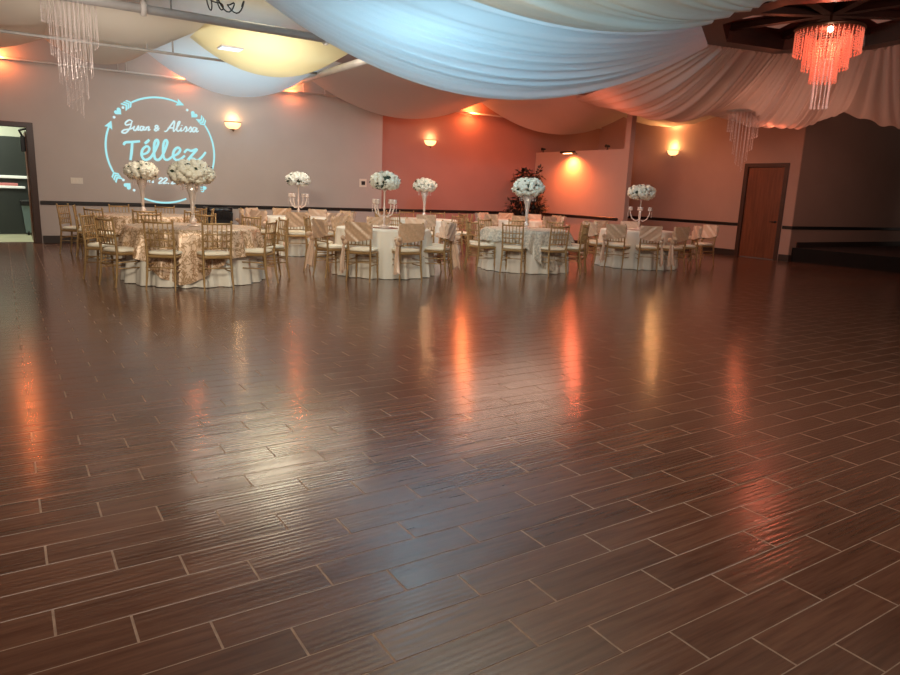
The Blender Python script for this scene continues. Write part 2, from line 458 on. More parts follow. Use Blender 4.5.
for sx in (-1, 1):
    wv = MB().lathe([(.06, 0), (.06, .04)], 12); wv.v = [(sx*.12 + z - .02, x - .13, y + .06) for x, y, z in wv.v]
    wv.obj('wheel', M['black'], b)

# ------------------------------------------------------------------ small wall fittings
def plate(name, label, cat, X, Z, w_, h_, Y=YG):
    t = thing(name, label, cat, (X, Y, Z))
    MB().rbox((-w_/2, -.012, -h_/2), (w_/2, -.001, h_/2), .004).obj('plate', M['plastic_white'], t, smooth=False)
    return t
t = plate('switch_plate', 'wide pale light switch plate on the grey wall beside the left doorway', 'light switch', 1.41, 1.37, .24, .13)
for k in (-1, 0, 1): MB().rbox((k*.07 - .012, -.018, -.03), (k*.07 + .012, -.0125, .03), .003).obj('toggle', M['plastic_white'], t, smooth=False)
t = plate('wall_outlet', 'pale power outlet low on the grey wall beneath the switch plate', 'outlet', 1.46, .50, .16, .14)
for k in (-1, 1): MB().rbox((k*.035 - .018, -.016, -.045), (k*.035 + .018, -.0125, .045), .003).obj('socket', M['steel'], t, smooth=False)
t = plate('thermostat', 'square white thermostat with dark centre on the grey wall by the red section', 'thermostat', 8.35, 1.60, .22, .22)
MB().rbox((-.05, -.035, -.05), (.06, -.0125, .05), .006).obj('control', M['black'], t, smooth=False)

def sconce(label, loc, rz):
    # half bowl open upward; local -Y faces the room
    t = thing('wall_sconce', label, 'wall light', loc, rz, 'bowl wall sconces')
    def P(u, v):
        a = PI + PI * u; ph = v * PI / 2
        r = .19 * math.sin(ph) ** .8 if v else 0.0
        return (r * math.cos(a), .85 * r * math.sin(a) - .012, -.16 * math.cos(ph) + .0)
    MB().grid(P, 20, 8).obj('glass_bowl', M['sconce_glass'], t)
    MB().tube([(.19 * math.cos(PI + PI*k/20), .85*.19 * math.sin(PI + PI*k/20) - .012, .0) for k in range(21)], .012, 6).obj('rim', M['sconce_metal'], t)
    MB().rbox((-.06, -.03, -.17), (.06, -.001, .02), .01).obj('back_plate', M['sconce_metal'], t, smooth=False)
    MB().lathe([(.004, -.05), (.018, -.03), (.028, -.01), (.012, .0)], 10, (0, -.05, -.17)).obj('finial', M['sconce_metal'], t)
    return t
sconce('glowing bowl wall sconce on the grey wall right of the projected names', (4.85, YG, 2.90), 0)
sconce('glowing bowl wall sconce on the red back wall above the candelabra', (10.57, YR, 2.90), 0)
sconce('bright bowl wall sconce casting a shadow on the wall left of the wooden door', (XR, 14.45, 2.96), -PI/2)

t = thing('picture_light', 'black downlight bar on top of the partition wall with an orange glow', 'wall light', (XP, 15.87, 2.70))
MB().rbox((-.30, -.30, .02), (-.20, .30, .08), .012).obj('lamp_head', M['black'], t, smooth=False)
for sy in (-.15, .15): MB().tube([(-.001, sy, 0), (-.12, sy, .09), (-.22, sy, .07)], .01, 6).obj('bracket', M['black'], t)
MB().rbox((-.29, -.16, .008), (-.21, .16, .019), .003).obj('bulb', M['bulb'], t, smooth=False)
for (py, lab) in ((17.35, 'tiny black spotlight on the left end of the partition top'), (14.55, 'tiny black spotlight on the partition top near the column')):
    t = thing('mini_spotlight', lab, 'spotlight', (XP + .05, py, 2.80))
    MB().lathe([(.03, 0), (.03, .02), (.01, .025), (.01, .06)], 8).obj('stand', M['black'], t)
    hd = MB().lathe([(.03, -.07), (.045, .07)], 10); hd.v = [(-z, x, y + .10) for x, y, z in hd.v]
    hd.obj('lamp_head', M['black'], t, sharp=40)

# ------------------------------------------------------------------ projected monogram on the grey wall, its light built as glowing strokes
PY = YG - .006
def W(cx, cy):  # a point of the monogram drawing -> X, Z on the wall
    p = at_y(95 + cx / 5.19, 85 + cy / 5.19, YG)
    return p.x, p.z
def smooth_line(pts, n=6):
    out = []
    for i in range(len(pts) - 1):
        p0 = pts[max(i-1, 0)]; p1 = pts[i]; p2 = pts[i+1]; p3 = pts[min(i+2, len(pts)-1)]
        for k in range(n):
            t = k / n
            out.append(tuple(.5*((2*p1[q]) + (-p0[q]+p2[q])*t + (2*p0[q]-5*p1[q]+4*p2[q]-p3[q])*t*t + (-p0[q]+3*p1[q]-3*p2[q]+p3[q])*t**3) for q in (0, 1)))
    out.append(tuple(pts[-1][:2]))
    return out
def stroke(mb, pts, wd, taper=.55, dy=0):
    n = len(pts); vs = []
    for i, p in enumerate(pts):
        a = pts[max(i-1, 0)]; b_ = pts[min(i+1, n-1)]
        tx, tz = b_[0]-a[0], b_[1]-a[1]; L = math.hypot(tx, tz) or 1
        k = wd * (taper + (1 - taper) * math.sin(PI * min(1, max(0, i / (n - 1)))) ** .6) / 2
        vs += [(p[0] - tz/L*k, PY - dy, p[1] + tx/L*k), (p[0] + tz/L*k, PY - dy, p[1] - tx/L*k)]
    fs = [(2*i, 2*i+1, 2*i+3, 2*i+2) for i in range(n-1)]
    mb.add(vs, fs)
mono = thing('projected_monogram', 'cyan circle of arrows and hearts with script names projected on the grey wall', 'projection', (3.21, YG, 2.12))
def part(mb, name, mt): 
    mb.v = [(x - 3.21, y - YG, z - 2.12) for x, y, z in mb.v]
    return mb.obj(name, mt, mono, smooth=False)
CX, CZ, CR = 3.21, 2.12, 1.18
def ang(cx, cy):
    x, z = W(cx, cy); return math.atan2(z - CZ, x - CX)
def arc(a0, a1, head=None, tail=None):
    n = 36
    pts = [(CX + CR*math.cos(a0 + (a1-a0)*k/n), CZ + CR*math.sin(a0 + (a1-a0)*k/n)) for k in range(n+1)]
    mb = MB(); stroke(mb, pts, .042, .9)
    def arrow(a, sgn):
        c_ = Vector((CX + CR*math.cos(a), 0, CZ + CR*math.sin(a)))
        tdir = Vector((-math.sin(a), 0, math.cos(a))) * sgn; nd = Vector((math.cos(a), 0, math.sin(a)))
        tip = c_ + tdir * .15
        q = [tip, c_ + nd*.085 - tdir*.03, c_, c_ - nd*.085 - tdir*.03]
        mb.add([(p.x, PY - .001, p.z) for p in q], [(0, 1, 2, 3)])
    def fletch(a, sgn):
        for k in range(3):
            aa = a + sgn * k * .05
            c_ = Vector((CX + CR*math.cos(aa), 0, CZ + CR*math.sin(aa)))
            tdir = Vector((-math.sin(aa), 0, math.cos(aa))) * sgn; nd = Vector((math.cos(aa), 0, math.sin(aa)))
            for s_ in (1, -1):
                q = [c_, c_ + tdir*.045, c_ + tdir*.115 + nd*.085*s_, c_ + tdir*.07 + nd*.085*s_]
                mb.add([(p.x, PY - .001, p.z) for p in q], [(0, 1, 2, 3)])
    if head is not None: arrow(a1, 1 if a1 > a0 else -1)
    if tail is not None: fletch(a0, -1 if a1 > a0 else 1)
    return part(mb, 'arrow_arc', M['projection'])
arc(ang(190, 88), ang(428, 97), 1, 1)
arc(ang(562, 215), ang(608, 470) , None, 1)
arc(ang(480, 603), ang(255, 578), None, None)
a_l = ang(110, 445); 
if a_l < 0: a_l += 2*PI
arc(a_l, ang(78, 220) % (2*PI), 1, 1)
def heart(cx, cy, sz):
    x0, z0 = W(cx, cy); a = math.atan2(z0-CZ, x0-CX)
    vs = []
    for k in range(24):
        t = 2*PI*k/24
        hx = 16*math.sin(t)**3; hz_ = 13*math.cos(t) - 5*math.cos(2*t) - 2*math.cos(3*t) - math.cos(4*t)
        r_ = a - PI/2
        hx, hz_ = hx*sz/16, hz_*sz/16
        vs.append((x0 + hx*math.cos(r_) - hz_*math.sin(r_), PY, z0 + hx*math.sin(r_) + hz_*math.cos(r_)))
    part(MB().add(vs, [tuple(range(24))]), 'heart', M['projection'])
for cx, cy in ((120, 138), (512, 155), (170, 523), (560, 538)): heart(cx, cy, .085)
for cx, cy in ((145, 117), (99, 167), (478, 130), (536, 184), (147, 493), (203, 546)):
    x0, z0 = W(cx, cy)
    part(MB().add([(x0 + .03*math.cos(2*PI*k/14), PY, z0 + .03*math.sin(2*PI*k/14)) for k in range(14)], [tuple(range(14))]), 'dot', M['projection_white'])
def lettering(strokes, wd, mt, taper=.5):
    mb = MB()
    for i, st in enumerate(strokes):
        stroke(mb, smooth_line([W(*p) for p in st]), wd, taper, .0005 * i)
    return part(mb, 'lettering', mt)
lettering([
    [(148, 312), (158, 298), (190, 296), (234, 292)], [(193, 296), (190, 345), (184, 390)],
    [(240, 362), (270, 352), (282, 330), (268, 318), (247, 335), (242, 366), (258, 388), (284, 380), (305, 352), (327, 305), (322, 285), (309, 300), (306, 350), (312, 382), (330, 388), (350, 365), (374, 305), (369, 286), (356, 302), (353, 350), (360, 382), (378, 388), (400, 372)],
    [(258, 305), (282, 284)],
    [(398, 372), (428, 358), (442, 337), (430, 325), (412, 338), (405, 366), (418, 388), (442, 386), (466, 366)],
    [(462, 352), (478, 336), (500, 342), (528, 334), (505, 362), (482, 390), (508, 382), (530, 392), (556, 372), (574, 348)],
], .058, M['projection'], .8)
def script_word():
    s_ = []
    s_ += [[(196, 190), (178, 182), (158, 196), (163, 208), (192, 200)], [(192, 186), (182, 222), (160, 248), (140, 246), (150, 234), (190, 226), (206, 212)]]
    s_ += [[(206, 212), (200, 232), (212, 234), (226, 212), (222, 234), (232, 232)]]
    s_ += [[(250, 216), (238, 216), (234, 232), (244, 234), (254, 216), (252, 234), (262, 230)]]
    s_ += [[(266, 216), (262, 236), (268, 222), (280, 218), (276, 236), (288, 230)]]
    s_ += [[(332, 236), (312, 218), (320, 210), (326, 218), (308, 232), (318, 238), (334, 222)]]
    s_ += [[(358, 240), (372, 238), (396, 206), (412, 188), (406, 238), (414, 236)], [(376, 224), (412, 222)]]
    s_ += [[(414, 236), (434, 208), (440, 190), (430, 198), (424, 232), (432, 240), (444, 230)]]
    s_ += [[(448, 220), (444, 238), (454, 236)], [(450, 208), (452, 212)]]
    s_ += [[(456, 238), (472, 216), (476, 236), (466, 242), (480, 236)], [(482, 240), (496, 218), (500, 238), (490, 244), (504, 238)]]
    s_ += [[(524, 222), (510, 222), (506, 240), (516, 242), (528, 224), (526, 244), (538, 238)]]
    return s_
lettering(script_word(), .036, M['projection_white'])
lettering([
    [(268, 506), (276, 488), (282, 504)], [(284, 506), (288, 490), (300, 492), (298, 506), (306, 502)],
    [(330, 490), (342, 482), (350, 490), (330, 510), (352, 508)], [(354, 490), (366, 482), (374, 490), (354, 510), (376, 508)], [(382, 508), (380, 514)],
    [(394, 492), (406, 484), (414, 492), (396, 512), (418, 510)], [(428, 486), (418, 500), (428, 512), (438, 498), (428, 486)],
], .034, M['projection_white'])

# ------------------------------------------------------------------ chiavari chairs
# local frame: the sitter faces +X, back at -X, origin on the floor under the seat
def chair_parts(root):
    g = M['gold']
    sw, sd = .205, .20
    for s_ in (-1, 1):
        fl = MB().tube([(.19, s_*.185, 0), (.182, s_*.182, .10), (.178, s_*.180, .13), (.178, s_*.180, .15), (.172, s_*.176, .43)],
                       [.012, .015, .019, .015, .018], 8)
        for zz in (.25, .36): fl.lathe([(.016, -.012), (.023, 0), (.016, .012)], 8, (.175, s_*.179, zz))
        fl.obj('leg', g, root, sharp=50)
        bk = MB().tube([(-.245, s_*.195, 0), (-.215, s_*.188, .18), (-.19, s_*.182, .44), (-.205, s_*.186, .66), (-.235, s_*.19, .915)],
                       [.012, .017, .018, .016, .013], 8)
        for zz, xx in ((.30, -.203), (.56, -.198), (.70, -.209)): bk.lathe([(.015, -.012), (.022, 0), (.015, .012)], 8, (xx, s_*.186, zz))
        bk.ball((-.236, s_*.19, .925), .018, 8, 6)
        bk.obj('back_post', g, root, sharp=50)
    MB().rbox((-.20, -.195, .425), (.195, .195, .465), .012).obj('seat_frame', g, root, smooth=False)
    def P(u, v):
        a = 2*PI*u; c_, s_ = math.cos(a), math.sin(a)
        k = (abs(c_)**5 + abs(s_)**5) ** (-1/5)
        prof = [(0, 0), (.9, 0), (1, .012), (1.0, .03), (.93, .045), (.6, .055), (0, .058)]
        f = v * 6; i = min(int(f), 5); t = f - i
        r = prof[i][0] + (prof[i+1][0]-prof[i][0])*t; z = prof[i][1] + (prof[i+1][1]-prof[i][1])*t
        return (.198*k*c_*r + .005, .20*k*s_*r, .466 + z)
    MB().grid(P, 28, 12, True).obj('seat_cushion', M['cushion'], root)
    for zz in (.25, .335):
        MB().tube([(.177, -.18, zz + .03), (.177, .18, zz + .03)], .009, 6).obj('stretcher', g, root)
        for s_ in (-1, 1):
            MB().tube([(.178, s_*.18, zz), (-.215, s_*.188, zz)], .009, 6).obj('stretcher', g, root)
    MB().tube([(-.205, -.186, .30), (-.205, .186, .30)], .009, 6).obj('stretcher', g, root)
    def bx(z): return -.19 - .015*(z-.44)/.22 if z < .66 else -.205 - .03*(z-.66)/.255
    for zz, r in ((.895, .014), (.755, .010), (.665, .010), (.575, .010)):
        MB().tube([(bx(zz), -.187, zz), (bx(zz) - .012, 0, zz), (bx(zz), .187, zz)], r, 8).obj('back_rail', g, root)
    for k in range(5):
        y = -.124 + .062*k
        o = .012*(1 - (y/.187)**2)
        MB().tube([(bx(.575) - o, y, .575), (bx(.66) - o, y, .66), (bx(.755) - o, y, .755), (bx(.895) - o, y, .895)], [.008, .009, .008, .008], 6).obj('spindle', g, root)

def sash_parts(root, side, mt):
    rnd = random.Random(side * 5 + 11)
    # sleeve around the back, folds run diagonally to the knot
    def P(u, v):
        # u around the sleeve, v bottom -> top
        yy = side*.215*math.sin(2*PI*u)
        zb = .63 + .06*max(0, .5 - yy/.43)
        z = zb + (.925 - zb)*v
        cx = -.205 - .03*(z-.66)/.255
        a = 2*PI*u
        k = (abs(math.cos(a))**6 + abs(math.sin(a))**6) ** (-1/6)
        y = .222*k*math.sin(a); x = .036*k*math.cos(a)
        dgl = (z - .6) * 1.0 - side * y * .75
        fold = .011 * math.sin(dgl * 62) + .008 * math.sin(dgl * 33 + 1)
        x += (1 if math.cos(a) > 0 else -1) * fold * min(1, abs(math.cos(a))*2)
        pinch = math.exp(-((side*y - .2)**2)/.006) * math.exp(-((z-.62)**2)/.006)
        z -= .03 * (1-v) * math.cos(side * y * 6)
        return (cx - .006 + x*(1 + .5*pinch), y, z)
    s_ = MB().grid(P, 44, 18, True).obj('sash', mt, root)
    k = MB().ball((-.23, side*.225, .615), (.055, .05, .05), 12, 8, lambda a, t: 1 + .16*math.sin(5*a) * math.cos(t))
    k.obj('knot', mt, s_)
    # bow loops
    bl = MB()
    for q, (dx, dz) in enumerate(((-.06, .05), (.06, .03))):
        bl.ball((-.23 + dx, side*.235, .63 + dz), (.065, .03, .04), 10, 6, lambda a, t: 1 + .12*math.sin(3*a))
    bl.obj('bow', mt, s_)
    def T(u, v):
        z = .60 - v*(.45 + .035*math.cos(u*9))
        wd = .05 + .085*v
        off = (u - .5)*wd*2
        ripple = .022*math.sin(u*13 + v*4)*(.3 + v)
        return (-.235 + off*.8 - .03*v, side*(.24 + ripple + .02*v) , z)
    MB().grid(T, 20, 16).obj('tail', M['satin_pale'], s_)

GOLD = thing('chiavari_chair', '', 'chair'); chair_parts(GOLD)
SASH_R = thing('chiavari_chair', '', 'chair'); chair_parts(SASH_R); sash_parts(SASH_R, 1, M['satin'])
SASH_L = thing('chiavari_chair', '', 'chair'); chair_parts(SASH_L); sash_parts(SASH_L, -1, M['satin_pale'])
PROTO = {'g': GOLD, 'r': SASH_R, 'l': SASH_L}
USED = set()
def place_chair(kind, x, y, rz, label, group):
    p = PROTO[kind]
    if kind not in USED: USED.add(kind); o = p; KIDS.setdefault(o.name, kids(o))
    else: o = dup(p)
    o.location = (x, y, 0); o.rotation_euler = (0, 0, rz)
    tag(o, label, 'chair', group)
    return o

# ------------------------------------------------------------------ tables
def tablecloth(label, x, y, R, seed, mt=None, group='floor-length tablecloths'):
    rnd = random.Random(seed)
    ph = [rnd.uniform(0, 6) for _ in range(4)]
    def P(u, v):
        a = 2*PI*u
        if v < .25:
            r = R * v / .25; z = .785
        elif v < .32:
            t = (v - .25)/.07; r = R + .012*math.sin(t*PI/2); z = .785 - .02*(1 - math.cos(t*PI/2))
        else:
            t = (v - .32)/.68
            f = math.sin(19*a + ph[0] + .8*math.sin(3*a + ph[1])) + .5*math.sin(31*a + ph[2])
            r = R + .012 + .06*t + .042*f*t**.7; z = .765 - .757*t
        return (r*math.cos(a), r*math.sin(a), z)
    o = MB().grid(P, 200, 28, True).obj('tablecloth', mt or M['cloth'], loc=(x, y, 0))
    return tag(o, label, 'tablecloth', group)
def overlay(label, x, y, R, ph, base, amp, seed, mt, group='patterned table overlays'):
    rnd = random.Random(seed); q = rnd.uniform(0, 6)
    def P(u, v):
        a = 2*PI*u
        c4 = max(0, math.cos(2*(a - ph))) ** 2
        drop = base + amp*c4
        if v < .3:
            r = R*v/.3; z = .792
        elif v < .36:
            t = (v-.3)/.06; r = R + .02*math.sin(t*PI/2); z = .792 - .02*(1-math.cos(t*PI/2))
        else:
            t = (v-.36)/.64
            f = math.sin(21*a + q + math.sin(4*a)) + .6*math.sin(33*a + 2*q)
            r = R + .035 + (.075*t + .045*f*t**.6); z = .772 - drop*t
        return (r*math.cos(a), r*math.sin(a), max(z, .012))
    o = MB().grid(P, 220, 26, True).obj('table_overlay', mt, loc=(x, y, 0))
    return tag(o, label, 'table overlay', group)

def bouquet(label, x, y, z, w_, h_, mt, seed, nb=112):
    rnd = random.Random(seed)
    t = thing('flower_bouquet', label, 'flowers', (x, y, z), 0, 'white flower centrepieces')
    rx, rz_ = w_/2, h_/2
    core = MB().ball((0, 0, 0), (rx*.80, rx*.80, rz_*.78), 16, 10)
    for k in range(46):
        a = rnd.uniform(0, 2*PI); e = rnd.uniform(-.9, 1.3)
        n = Vector((math.cos(e)*math.cos(a), math.cos(e)*math.sin(a), math.sin(e)))
        p = Vector((n.x*rx*.93, n.y*rx*.93, n.z*rz_*.93))
        s1 = n.cross(Vector((.3, .2, 1))).normalized(); L = .075
        tip = p + n*.035 + s1*L
        w2 = n.cross(s1)*.024
        core.add([p, p + s1*L*.5 + w2 + n*.02, tip, p + s1*L*.5 - w2 + n*.02], [(0, 1, 2, 3)])
    core.obj('foliage', M['leaf'], t)
    rad = .060*w_/.6
    me = None
    for k in range(nb):
        zz = 1 - 2*(k + .5)/nb
        if zz < -.8: continue
        a = k*2.399963 + rnd.uniform(-.2, .2)
        r = math.sqrt(1 - zz*zz)
        if rnd.random() < .13: continue
        if me is None:
            q = rnd.uniform(0, 6)
            me = MB().ball((0, 0, 0), rad, 14, 9, lambda a_, t_: 1 + .24*math.sin(5*a_ + 6*t_ + q) + .16*math.sin(12*t_)).mesh('blossom', mt)
        o = bpy.data.objects.new('blossom', me); COL.objects.link(o); o.parent = t
        sc = rnd.uniform(.70, 1.12)
        o.scale = (sc, sc, sc*.85); o.rotation_euler = (rnd.uniform(-.6, .6), rnd.uniform(-.6, .6), rnd.uniform(0, 6))
        o.location = (r*math.cos(a)*rx*.88, r*math.sin(a)*rx*.88, zz*rz_*.86)
    return t

def trumpet(label, x, y, z, h, rt=.12, mt='vase_glass', crystals=True):
    t = thing('trumpet_vase', label, 'vase', (x, y, z), 0, 'tall trumpet vases')
    MB().lathe([(.085, 0), (.09, .008), (.07, .02), (.03, .03)], 20).obj('foot', M['pearl'], t, sharp=40)
    MB().lathe([(.028, .03), (.05, .06), (.055, .09), (.03, .125), (.024, .15)], 16).obj('bulb_stem', M['pearl'], t)
    MB().lathe([(.024, .15), (.03, h*.45), (.05, h*.7), (rt, h), (rt - .006, h), (.044, h*.7), (.024, h*.45), (.018, .155)], 20).obj('flute', M[mt], t)
    if crystals:
        for k in range(8):
            a = 2*PI*k/8
            p = MB()
            for q in range(4): p.ball((0, 0, -.03*q), .011, 6, 4)
            p.obj('crystal_drop', M['crystal'], t, loc=((rt+.03)*math.cos(a), (rt+.03)*math.sin(a), h - .03))
    return t

def candelabra(label, x, y, z, h, rz):
    t = thing('candelabra', label, 'candelabra', (x, y, z), rz, 'white candelabra centrepieces')
    MB().lathe([(.11, 0), (.115, .01), (.08, .025), (.035, .04), (.022, .06)], 20).obj('foot', M['pearl'], t, sharp=40)
    MB().lathe([(.018, .055), (.016, .12), (.03, .15), (.016, .18), (.014, h*.45), (.028, h*.5), (.014, h*.55), (.014, h*.9), (.07, h)], 14).obj('stem', M['pearl'], t)
    for k in range(4):
        a = PI/2*k + .2
        ca, sa = math.cos(a), math.sin(a)
        pts = [(0, h*.33), (.08, h*.28), (.16, h*.36), (.20, h*.50), (.205, h*.60)]
        ar = MB().tube([(r*ca, r*sa, q) for r, q in pts], .012, 8).obj('arm', M['pearl'], t)
        MB().lathe([(.012, 0), (.045, .012), (.05, .03), (.04, .06), (.052, .08), (.03, .082)], 12, (.205*ca, .205*sa, h*.60)).obj('candle_cup', M['pearl'], ar)
        dr = MB()
        for q in range(5): dr.ball((.205*ca*1.2, .205*sa*1.2, h*.60 - .02 - .028*q), .010, 6, 4)
        dr.obj('crystal_drop', M['crystal'], ar)
    return t

SLOT9 = ['nearest the viewer', 'front right', 'right side', 'back right', 'far right side', 'far left side', 'back left', 'left side', 'front left']
TABLES = []
def table(x, y, R, kinds, angs, rads, desc, slots=None, chairdesc=None, jit=()):
    for k, (kd, a, r) in enumerate(zip(kinds, angs, rads)):
        if kd == '-': continue
        ar = math.radians(a)
        cx, cy = x + (r - .19)*math.cos(ar), y + (r - .19)*math.sin(ar)
        rot = ar + PI + (jit[k] if k < len(jit) else 0)
        look = 'gold spindle-back chair' if kd == 'g' else 'gold chair with satin sash'
        place_chair(kd, cx, cy, rot, '%s, %s of the %s' % (look, slots[k], desc), 'chairs around the ' + desc)

T1 = (2.36, 10.72); T2 = (2.25, 14.35); T3 = (5.52, 10.68); T4 = (5.42, 14.55); T5 = (8.62, 10.62); T6 = (8.55, 14.45); T7 = (11.68, 10.50); T8 = (11.75, 14.75)
# ---- front row
tablecloth('white floor-length cloth under the gold brocade on the front left table', *T1, .90, 1)
overlay('gold and rose brocade overlay on the front left table nearest the viewer', *T1, .912, math.radians(-112), .36, .36, 2, M['brocade'])
tablecloth('white cloth on the front table with a candelabra, second from the left', *T3, .80, 3)
tablecloth('white cloth on the front table with a lace runner, third from the left', *T5, .80, 5)
overlay('cream lace overlay on the front table third from the left', *T5, .812, math.radians(-95), .20, .50, 6, M['lace'])
tablecloth('white cloth on the rightmost front table nearest the partition column', *T7, .80, 7)
# ---- back row
tablecloth('white cloth under the brocade on the back table nearest the left doorway', *T2, .88, 11)
overlay('rose gold brocade overlay on the back table nearest the left doorway', *T2, .892, math.radians(-60), .30, .30, 12, M['brocade'])
tablecloth('white cloth on the back table with a candelabra below the grey wall', *T4, .80, 13)
tablecloth('rosy lit cloth on the back table in front of the red wall sconce', *T6, .80, 15)
tablecloth('rosy lit cloth on the back table before the leafy plant and partition', *T8, .80, 17)

D1 = 'front left brocade table'
table(*T1, .9, 'gggggg-gg', [-89, -48, -4, 33, 70, 108, 140, 160, -161], [1.24, 1.24, 1.32, 1.25, 1.2, 1.25, 1.3, 1.42, 1.28], D1,
      ['nearest side', 'front right', 'right side', 'back right', 'far right side', 'far left side', '', 'back left', 'left side'], jit=[0, .15, .1, 0, 0, 0, 0, -.2, .1])
place_chair('g', T1[0] + 1.0*math.cos(math.radians(-123)), T1[1] + 1.0*math.sin(math.radians(-123)), math.radians(-123) + PI, 'gold spindle-back chair, front left of the ' + D1, 'chairs around the ' + D1)
D2 = 'back table nearest the doorway'
table(*T2, .9, 'ggggggggg', [-98, -58, -18, 22, 62, 102, 147, 172, -138], [1.22]*6 + [1.5, 1.12, 1.22], D2, ['nearest side'] + SLOT9[1:])
D3 = 'second front table from the left'
table(*T3, .8, 'rlllrrgrr', [-95, -49, -8, 32, 68, 105, 145, -172, -135], [1.12, 1.16, 1.15, 1.12, 1.1, 1.12, 1.3, 1.22, 1.24], D3, ['nearest side'] + SLOT9[1:])
D4 = 'back table before the grey wall'
table(*T4, .8, 'rlrrlrlrl', [-112, -72, -32, 8, 48, 88, 128, 168, -152], [1.15]*9, D4, ['nearest side'] + SLOT9[1:])
D5 = 'lace-covered front table'
table(*T5, .8, 'ggggggggg', [-98, -58, -20, 20, 60, 100, 140, 178, -140], [1.16, 1.15, 1.2, 1.12, 1.1, 1.1, 1.12, 1.2, 1.18], D5, ['nearest side'] + SLOT9[1:])
D6 = 'back table before the red wall'
table(*T6, .8, 'rgggggggg', [-118, -78, -38, 2, 42, 82, 122, 162, -158], [1.12]*9, D6, ['nearest side'] + SLOT9[1:])
D7 = 'rightmost front table'
table(*T7, .8, 'rlllrrrrl', [-92, -34, -6, 50, 90, 128, 165, -160, -126], [1.15, 1.25, 2.15, 1.4, 1.1, 1.1, 1.1, 1.12, 1.15], D7, ['nearest side'] + SLOT9[1:])
D8 = 'back table before the plant'
table(*T8, .8, 'rrlrlrllr', [-128, -88, -48, -8, 32, 72, 112, 152, -168], [1.12]*9, D8, ['nearest side'] + SLOT9[1:])

TZ = .796
def setpiece(xy, kind, w_, h_, zc, mt, seed, bl, vl, rz=0):
    top = zc - h_/2
    if kind == 'c': candelabra(vl, *xy, TZ if 'brocade' in vl or 'lace' in vl else TZ - .008, top - TZ + .05, rz)
    else: trumpet(vl, *xy, TZ, top - TZ + .05)
    bouquet(bl, *xy, zc, w_, h_, mt, seed)
setpiece(T1, 't', .62, .34, 1.56, M['petal'], 1, 'largest white flower dome, above the front left brocade table', 'clear trumpet vase on the front left brocade table', 0)
setpiece(T2, 't', .58, .34, 1.60, M['petal'], 2, 'white flower dome over the lower left of the projected circle, back left table', 'pale trumpet vase on the back table nearest the left doorway')
setpiece(T3, 'c', .50, .30, 1.57, M['petal'], 3, 'white flower dome on the candelabra just left of the red wall edge', 'white candelabra on the front white table, second from the left', .3)
setpiece(T4, 'c', .50, .29, 1.585, M['petal_cool'], 4, 'white flower dome on the back candelabra before the plain grey wall', 'white candelabra on the back table before the grey wall', .5)
setpiece(T5, 't', .60, .34, 1.58, M['petal'], 5, 'white flower dome in front of the dark leafy plant', 'pale trumpet vase on the front table with lace overlay')
setpiece(T6, 't', .56, .30, 1.575, M['petal'], 6, 'speckled white flower dome before the red wall under its sconce', 'slim trumpet vase on the back table before the red wall')
setpiece(T7, 'c', .56, .31, 1.59, M['petal'], 7, 'white flower dome on the rightmost candelabra beside the partition column', 'white candelabra on the rightmost front table', .6)
for xy, lb in ((T3, 'round mirrored plate under the candelabra on the second front table'), (T7, 'round mirrored plate under the rightmost candelabra')):
    tag(MB().lathe([(.24, -.009), (.25, -.005), (.24, -.002)], 28).obj('mirror_plate', M['mirror'], loc=(*xy, TZ - .002), sharp=40), lb, 'mirror plate')

# ------------------------------------------------------------------ black lined bin by the grey wall
p = at_y(217.5, 212, 17.0)
t = thing('trash_bin', 'black bin with a shiny plastic liner against the grey wall behind the brocade table', 'bin', (p.x, 17.0, 0))
tub(.25, .29, 0, .76).obj('body', M['black'], t, smooth=False)
def L(u, v):
    a = 2*PI*u; k = (abs(math.cos(a))**8 + abs(math.sin(a))**8) ** (-1/8)
    f = 1 + .015*math.sin(17*a) + .01*math.sin(29*a)
    z = [.60, .80, .88, .885][min(3, int(v*3.0001))]
    r = [.292, .298, .302, .25][min(3, int(v*3.0001))]
    return (r*f*k*math.cos(a), r*f*k*math.sin(a), z)
MB().grid(L, 64, 3, True).add([(-.26, -.26, .865), (.26, -.26, .865), (.26, .26, .865), (-.26, .26, .865)], [(0, 1, 2, 3)]).obj('liner', M['black_bag'], t)

# ------------------------------------------------------------------ leafy plant in the corner
t = thing('potted_tree', 'tall dark leafy artificial tree in the corner beside the partition', 'plant', (13.50, 16.80, 0))
rnd = random.Random(5)
MB().lathe([(.16, 0), (.22, .35), (.24, .38), (.20, .38), (.18, .33)], 20).obj('pot', M['black'], t, sharp=40)
tr = MB()
for k in range(5):
    a = k*1.3
    tr.tube([(0, 0, .3), (.05*math.cos(a), .05*math.sin(a), .9), (.25*math.cos(a), .25*math.sin(a), 1.5), (.42*math.cos(a+.3), .42*math.sin(a+.3), 2.1)], [.025, .02, .014, .006], 6)
tr.obj('stem', M['bark'], t)
lf = MB()
clumps = []
for k in range(46):
    u = rnd.random(); a = rnd.uniform(0, 2*PI); z = .7 + 1.38*u
    rr = (.46*math.sin(PI*min(1, .30 + .48*u)) + .06)*rnd.uniform(.2, 1.1)
    clumps.append((Vector((rr*math.cos(a), rr*math.sin(a), z)), rnd.uniform(.14, .26)))
